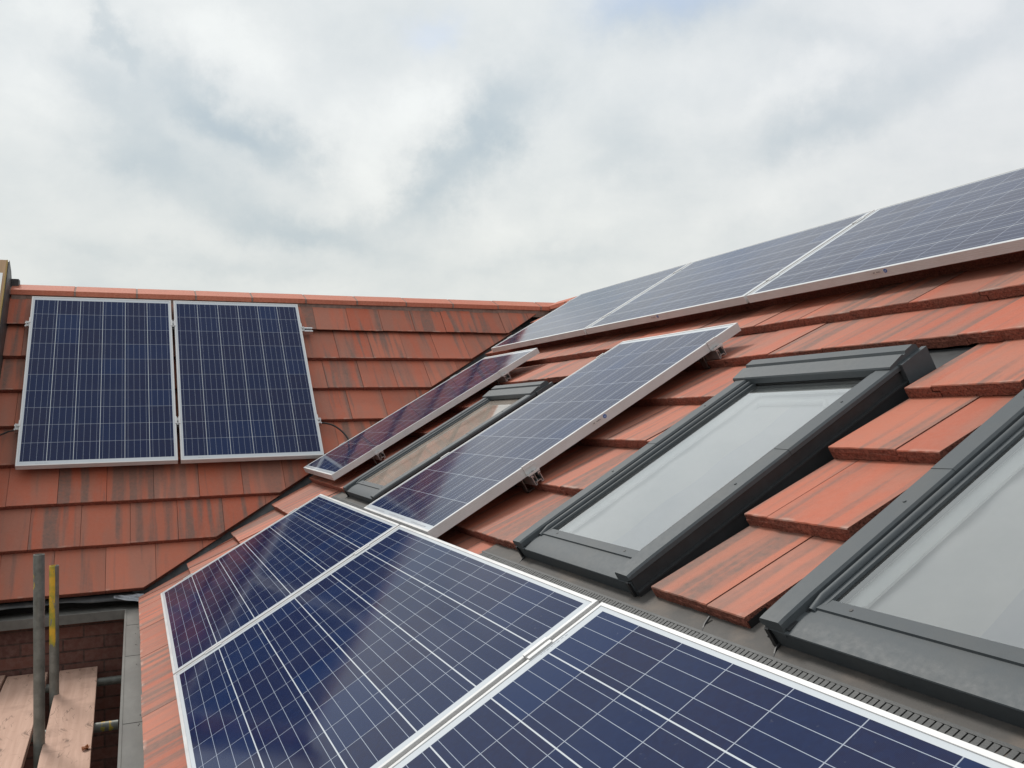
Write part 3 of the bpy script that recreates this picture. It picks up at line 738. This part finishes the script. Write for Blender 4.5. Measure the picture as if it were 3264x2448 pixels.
def sticker(root, x, full=True):
    p = MBd(); p.box((x, -.0012, -.0215), (x + .052, .0002, -.0075)); so = link('label_sticker', p.mesh('label_sticker', M_PAPER), root)
    if full:
        p = MBd()
        for k in range(9):
            if k in (2, 3): continue
            xx = x + .006 + k * .0043; p.box((xx, -.0015, -.0165), (xx + .0032, -.0011, -.0125 + .0012 * math.sin(k * 2.3)))
        link('sticker_print', p.mesh('sticker_print', M_INK), so)
        p = MBd(); c = [(x + .068 + .0085 * math.cos(a * math.pi / 12), -.0145 + .0085 * math.sin(a * math.pi / 12)) for a in range(24)]
        p.prism(c, -.0013, .0002, 0, 'y'); bo = link('round_sticker', p.mesh('round_sticker', M_BLUE), root)
        p = MBd(); q = [(x + .0665 + .0024 * math.cos(a * math.pi / 6), -.0160 + .0024 * math.sin(a * math.pi / 6)) for a in range(12)]; p.prism(q, -.0017, -.0012, 0, 'y')
        p.prism([(x + .0685, -.0175), (x + .0700, -.0175), (x + .0720, -.0100), (x + .0700, -.0100)], -.0017, -.0012, 0, 'y'); link('sticker_mark', p.mesh('sticker_mark', M_BLUEL), bo)
proto = None
def panel(M, label, group, st=None, full=True, pr=None):
    r = empty('solar_panel', M); tag(r, label, 'solar panel', group)
    link('frame', FME, r); link('cell_glass', GME, r); [link('margin_print', q, r) for q in (MME[pr] if pr is not None else [])]; link('back_sheet', BME, r)
    if st is not None: sticker(r, st, full)
    return r
GP = PW + .02
def land(base, t, s): return base @ Matrix.Translation((t, s, 0))
def portA(t, s): return MA @ basis((0, 1, 0), (-1, 0, 0), (0, 0, 1), (t + PH, s, 0))
def portB(t, s): return MB @ basis((0, 1, 0), (-1, 0, 0), (0, 0, 1), (t + PH, s, 0))
gl, gm_, gt_, gb_ = 'solar panels in the lowest row', 'upright solar panels beside the roof windows', 'solar panels along the top of the right-hand roof', 'pair of solar panels on the left-hand roof'
# flip margin print for landscape ones so it sits at the far end
panel(land(MA, 0, 0), 'farthest panel of the lowest row, its outer end beside the valley', gl)
panel(land(MA, GP, 0), 'middle panel of the lowest row, just below the second upright panel', gl)
panel(land(MA, 2 * GP, 0), 'nearest solar panel, large in the bottom right corner', gl, pr=1)
panel(portA(.9934, 1.0041), 'upright panel between the far and the middle roof window, blue sticker on its side', gm_, .80, pr=0)
panel(portA(-1.3807, 1.1531), 'upright purplish panel beside the valley, left of the far roof window', gm_, pr=0)
T0, TS = -1.6705, 2.9979
panel(land(MA, T0, TS), 'farthest panel of the top row, its corner nearest the end of the ridge', gt_, .79, False)
panel(land(MA, T0 + GP, TS), 'second panel of the top row from the valley, blue sticker under its edge', gt_, .80)
panel(land(MA, T0 + 2 * GP, TS), 'nearest panel of the top row, reaching the right edge of the picture', gt_, .79)
panel(portB(0, 0), 'left panel of the pair on the left-hand roof', gb_, pr=1)
panel(portB(PH + .02, 0), 'right panel of the pair on the left-hand roof', gb_, pr=1)

# ------------------------------------------------------------------ mounting rails with clamps and hooks
def rail(M, x0, x1, y, ends, mids, hooks, label, hookh=-.115):
    """rail along local x at height -.04..-.081, centre line y"""
    R = MBd(); a, b = -.0403, -.0825; w = .020; k = .0022
    R.box((x0, y - w, b + .0), (x1, y - w + k, a - .004)); R.box((x0, y + w - k, b), (x1, y + w, a - .004))
    R.box((x0, y - w - .004, a - .004), (x1, y - w + .008, a - .0015)); R.box((x0, y + w - .008, a - .004), (x1, y + w + .004, a - .0015))
    R.box((x0, y - w + .006, a - .011), (x1, y - w + .0085, a - .004)); R.box((x0, y + w - .0085, a - .011), (x1, y + w - .006, a - .004))
    R.box((x0, y - w + k, b), (x1, y - w + .010, b + k)); R.box((x0, y + w - .010, b), (x1, y + w - k, b + k))
    R.box((x0, y - .0105, b + .010), (x1, y + .0105, b + .010 + k)); R.box((x0, y - .0125, b + k), (x1, y - .0105, b + .012)); R.box((x0, y + .0105, b + k), (x1, y + .0125, b + .012))
    root = link('mounting_rail', R.mesh('mounting_rail', M_ALU2), None, M); tag(root, label, 'mounting rail', 'aluminium rails under the solar panels')
    for e, sg in ends:      # end clamp at panel edge e, body on side sg
        c = MBd(); L = .026
        def X(u): return e + sg * u
        def bx(u0, u1, h0, h1, y0=y - L, y1=y + L): c.box((min(X(u0), X(u1)), y0, h0), (max(X(u0), X(u1)), y1, h1))
        bx(-.008, .0035, .0006, .0032); bx(.0008, .0035, -.034, .0006); bx(.0035, .028, -.0385, -.0355)
        bx(.0035, .0055, -.012, -.009); bx(.0255, .0285, -.0355, -.030)
        co = link('end_clamp', c.mesh('end_clamp', M_ALU), root)
        q = MBd(); q.tube([(X(.0165), y, -.036), (X(.0165), y, -.029)], .0055, 12); q.tube([(X(.0165), y, -.078), (X(.0165), y, -.036)], .0028, 8); link('clamp_bolt', q.mesh('clamp_bolt', M_STEEL, True), co)
    for e in mids:          # clamp between two panels, gap centre e
        c = MBd(); c.box((e - .0185, y - .033, .0006), (e - .0055, y + .033, .0034)); c.box((e + .0055, y - .033, .0006), (e + .0185, y + .033, .0034))
        c.box((e - .0075, y - .033, -.013), (e - .0055, y + .033, .0006)); c.box((e + .0055, y - .033, -.013), (e + .0075, y + .033, .0006)); c.box((e - .0055, y - .033, -.013), (e + .0055, y + .033, -.0105))
        co = link('mid_clamp', c.mesh('mid_clamp', M_ALU), root)
        q = MBd(); q.tube([(e, y, -.0105), (e, y, -.004)], .0048, 12); q.tube([(e, y, -.075), (e, y, -.0105)], .003, 8); link('clamp_bolt', q.mesh('clamp_bolt', M_STEEL, True), co)
    for hx in hooks:
        c = MBd(); c.box((hx - .017, y - .030, hookh - .004), (hx + .017, y - .025, -.045)); c.box((hx - .017, y - .030, hookh - .004), (hx + .017, y + .16, hookh + .001)); c.tube([(hx, y - .034, -.066), (hx, y - .024, -.066)], .006, 8)
        link('roof_hook', c.mesh('roof_hook', M_STEEL), root)
    return root
e2 = 2 * GP + PW
rail(MA, -.10, e2 + .05, .162, [(0, -1), (e2, 1)], [PW + .01, GP + PW + .01], [.2, 1.1, 2.0, 2.9, 3.8, 4.7], 'lower rail of the lowest panel row')
rail(MA, -.10, e2 + .05, .808, [(0, -1), (e2, 1)], [PW + .01, GP + PW + .01], [.2, 1.1, 2.0, 2.9, 3.8, 4.7], 'upper rail of the lowest panel row')
for s_, wd, k in ((1.478, 'lower', 0), (2.490, 'upper', 1)):
    rail(MA, .965, 2.016, s_, [(.9934, -1), (.9934 + PH, 1)], [], [1.12, 1.90], wd + ' rail under the upright panel beside the middle roof window')
for s_, wd, k in ((1.483, 'lower', 0), (2.494, 'upper', 1)):
    rail(MA, -1.41, -.358, s_, [(-1.3807, -1), (-1.3807 + PH, 1)], [], [-1.25, -.50], wd + ' rail under the upright panel beside the valley')
e3 = T0 + 2 * GP + PW
rail(MA, T0 - .03, e3 + .05, 3.195, [(T0, -1), (e3, 1)], [T0 + PW + .01, T0 + GP + PW + .01], [-1.3, -.55, .25, 1.15, 1.65, 2.55, 3.2], 'lower rail of the top panel row')
rail(MA, T0 - .03, e3 + .05, 3.850, [(T0, -1), (e3, 1)], [T0 + PW + .01, T0 + GP + PW + .01], [-1.3, .25, 1.7, 3.1], 'upper rail of the top panel row')
eb = 2 * PH + .02
rail(MB, -.035, eb + .035, .368, [(0, -1), (eb, 1)], [PH + .01], [.2, 1.0, 1.8], 'lower rail of the left-hand roof pair, cables at both ends')
rail(MB, -.035, eb + .10, 1.385, [(0, -1), (eb, 1)], [PH + .01], [.2, 1.0, 1.8], 'upper rail of the left-hand roof pair, its bare end sticking out on the right')

# cables
c = MBd()
pts = [(eb + .0, .36, -.06), (eb + .06, .355, -.055), (eb + .13, .33, -.060), (eb + .19, .27, -.068), (eb + .225, .19, -.072), (eb + .235, .10, -.078), (eb + .22, .02, -.078)]
P = []
for i in range(len(pts) - 1):
    for k in range(5):
        u = k / 5; p0 = Vector(pts[max(i - 1, 0)]); p1 = Vector(pts[i]); p2 = Vector(pts[i + 1]); p3 = Vector(pts[min(i + 2, len(pts) - 1)])
        P.append(.5 * ((2 * p1) + (p2 - p0) * u + (2 * p0 - 5 * p1 + 4 * p2 - p3) * u * u + (3 * p1 - p0 - 3 * p2 + p3) * u ** 3))
c.tube(P, .0065, 10); tag(link('cable', c.mesh('cable', M_CABLE, True), None, MB), 'black cable curving from the panel pair down to the upright panel', 'cable')
c = MBd(); c.tube([(.02, .36, -.062), (-.03, .358, -.062), (-.07, .355, -.07), (-.12, .335, -.082), (-.160, .31, -.086)], .0055, 10)
tag(link('cable', c.mesh('cable', M_CABLE, True), None, MB), 'short black cable leaving the left end of the pair on the tiles', 'cable')

# ------------------------------------------------------------------ scaffolding
def board(xa, ya, xb, yb, w, z, y_near, label):
    """board whose centre line passes (xa,ya) far and (xb,yb) near"""
    d = Vector((xb - xa, yb - ya, 0)).normalized(); L = (ya - y_near); n_ = Vector((-d.y, d.x, 0))
    mb = MBd(); N = 24; rows = []; rn = random.Random(int(xa * 1000)); top = []
    M = basis(n_, -d, (0, 0, 1), (xa, ya, z))
    for i in range(N + 1):
        y = -L * i / N; j1, j2 = rn.uniform(-.0012, .0012), rn.uniform(-.0012, .0012); sg = .002 * math.sin(i * .7)
        rows.append([(-w / 2 + j1, y, -.038), (-w / 2 + j1, y, -.001 + sg), (-w / 2 + .004, y, sg), (w / 2 - .004, y, sg), (w / 2 + j2, y, -.001 + sg), (w / 2 + j2, y, -.038)])
    mb.loft(rows); o = link('scaffold_board', mb.mesh('scaffold_board', M_BOARD), None, M); bevel(o, .0015, 1)
    return tag(o, label, 'scaffold board', 'scaffold boards at eaves level')
ZB = -.55
board(-.437, .828, -.411, -.85, .207, ZB, -3.1, 'pale scaffold board nearest the gutter, a dead leaf on it')
board(-.709, .832, -.684, -.85, .213, ZB, -3.1, 'split scaffold board left of the grey standard')
board(-.936, .86, -.915, -.85, .215, ZB + .004, -3.1, 'yellowish scaffold board at the left edge of the picture')
board(-1.16, .85, -1.15, -.85, .215, ZB, -3.1, 'unseen scaffold board out of view on the left, added to shade the space below')  # unseen, added to keep light from below the platform
board(-1.40, .85, -1.39, -.85, .215, ZB + .003, -3.1, 'outermost unseen scaffold board on the left, added to shade the space below')  # also unseen, added to block light at the platform's outer side
RP = .02415
def pipe(p, q, mode, label, cat, cap=True):
    P0 = Vector(p); q = Vector(q) - P0; p = Vector((0, 0, 0)); mb = MBd(); n = 24; ri = RP - .004
    d = (q - p).normalized(); x = d.orthogonal().normalized(); y = d.cross(x)
    def rg(c, r): return [c + x * math.cos(2 * math.pi * k / n) * r + y * math.sin(2 * math.pi * k / n) * r for k in range(n)]
    mb.loft([rg(p, ri), rg(p, RP), rg(q - d * .0015, RP), rg(q, RP - .0015), rg(q, ri), rg(q - d * .3, ri)], 0, False)
    o = link('scaffold_pole' if abs(d.z) > .5 else 'scaffold_tube', mb.mesh('pole', pole_mat('galvanised_' + mode, mode), True), None, Matrix.Translation(P0)); return tag(o, label, cat, 'galvanised scaffold tubes')
pipe((-.539, -.48, -6), (-.5345, -.48, .319), 'specks', 'taller grey scaffold pole with small yellow paint chips near its top', 'scaffold pole')
pipe((-.538, .32, -6), (-.5315, .32, .149), 'coat', 'shorter scaffold pole with worn yellow paint on its upper half', 'scaffold pole')
pipe((-2.2, .70, -.6125), (-.06, .70, -.6125), 'plain', 'grey tube under the far ends of the boards', 'scaffold tube')
pipe((-2.2, -.16, -.6125), (-.206, -.16, -.6125), 'end', 'tube under the boards with yellow paint at its open end', 'scaffold tube')
# leaf
lf = MBd(); rr_ = []
for j in range(5):
    v = (j / 4 - .5); wv = .016 * math.sqrt(max(.05, 1 - (2 * v) ** 2 * .9))
    rr_.append([(u * wv, v * .048, .004 + .010 * (abs(u) ** 2) + .004 * math.sin(j * 2.1 + u)) for u in (-1, -.5, 0, .5, 1)])
lf.loft(rr_, 0, False, False); lo = link('dead_leaf', lf.mesh('dead_leaf', M_LEAF, True), None, Matrix.Translation((-.333, -.665, ZB + .001)) @ Matrix.Rotation(-.5, 4, 'Z'))
sm = lo.modifiers.new('t', 'SOLIDIFY'); sm.thickness = .0008
tag(lo, 'curled brown dead leaf lying on the scaffold board nearest the gutter', 'leaf')
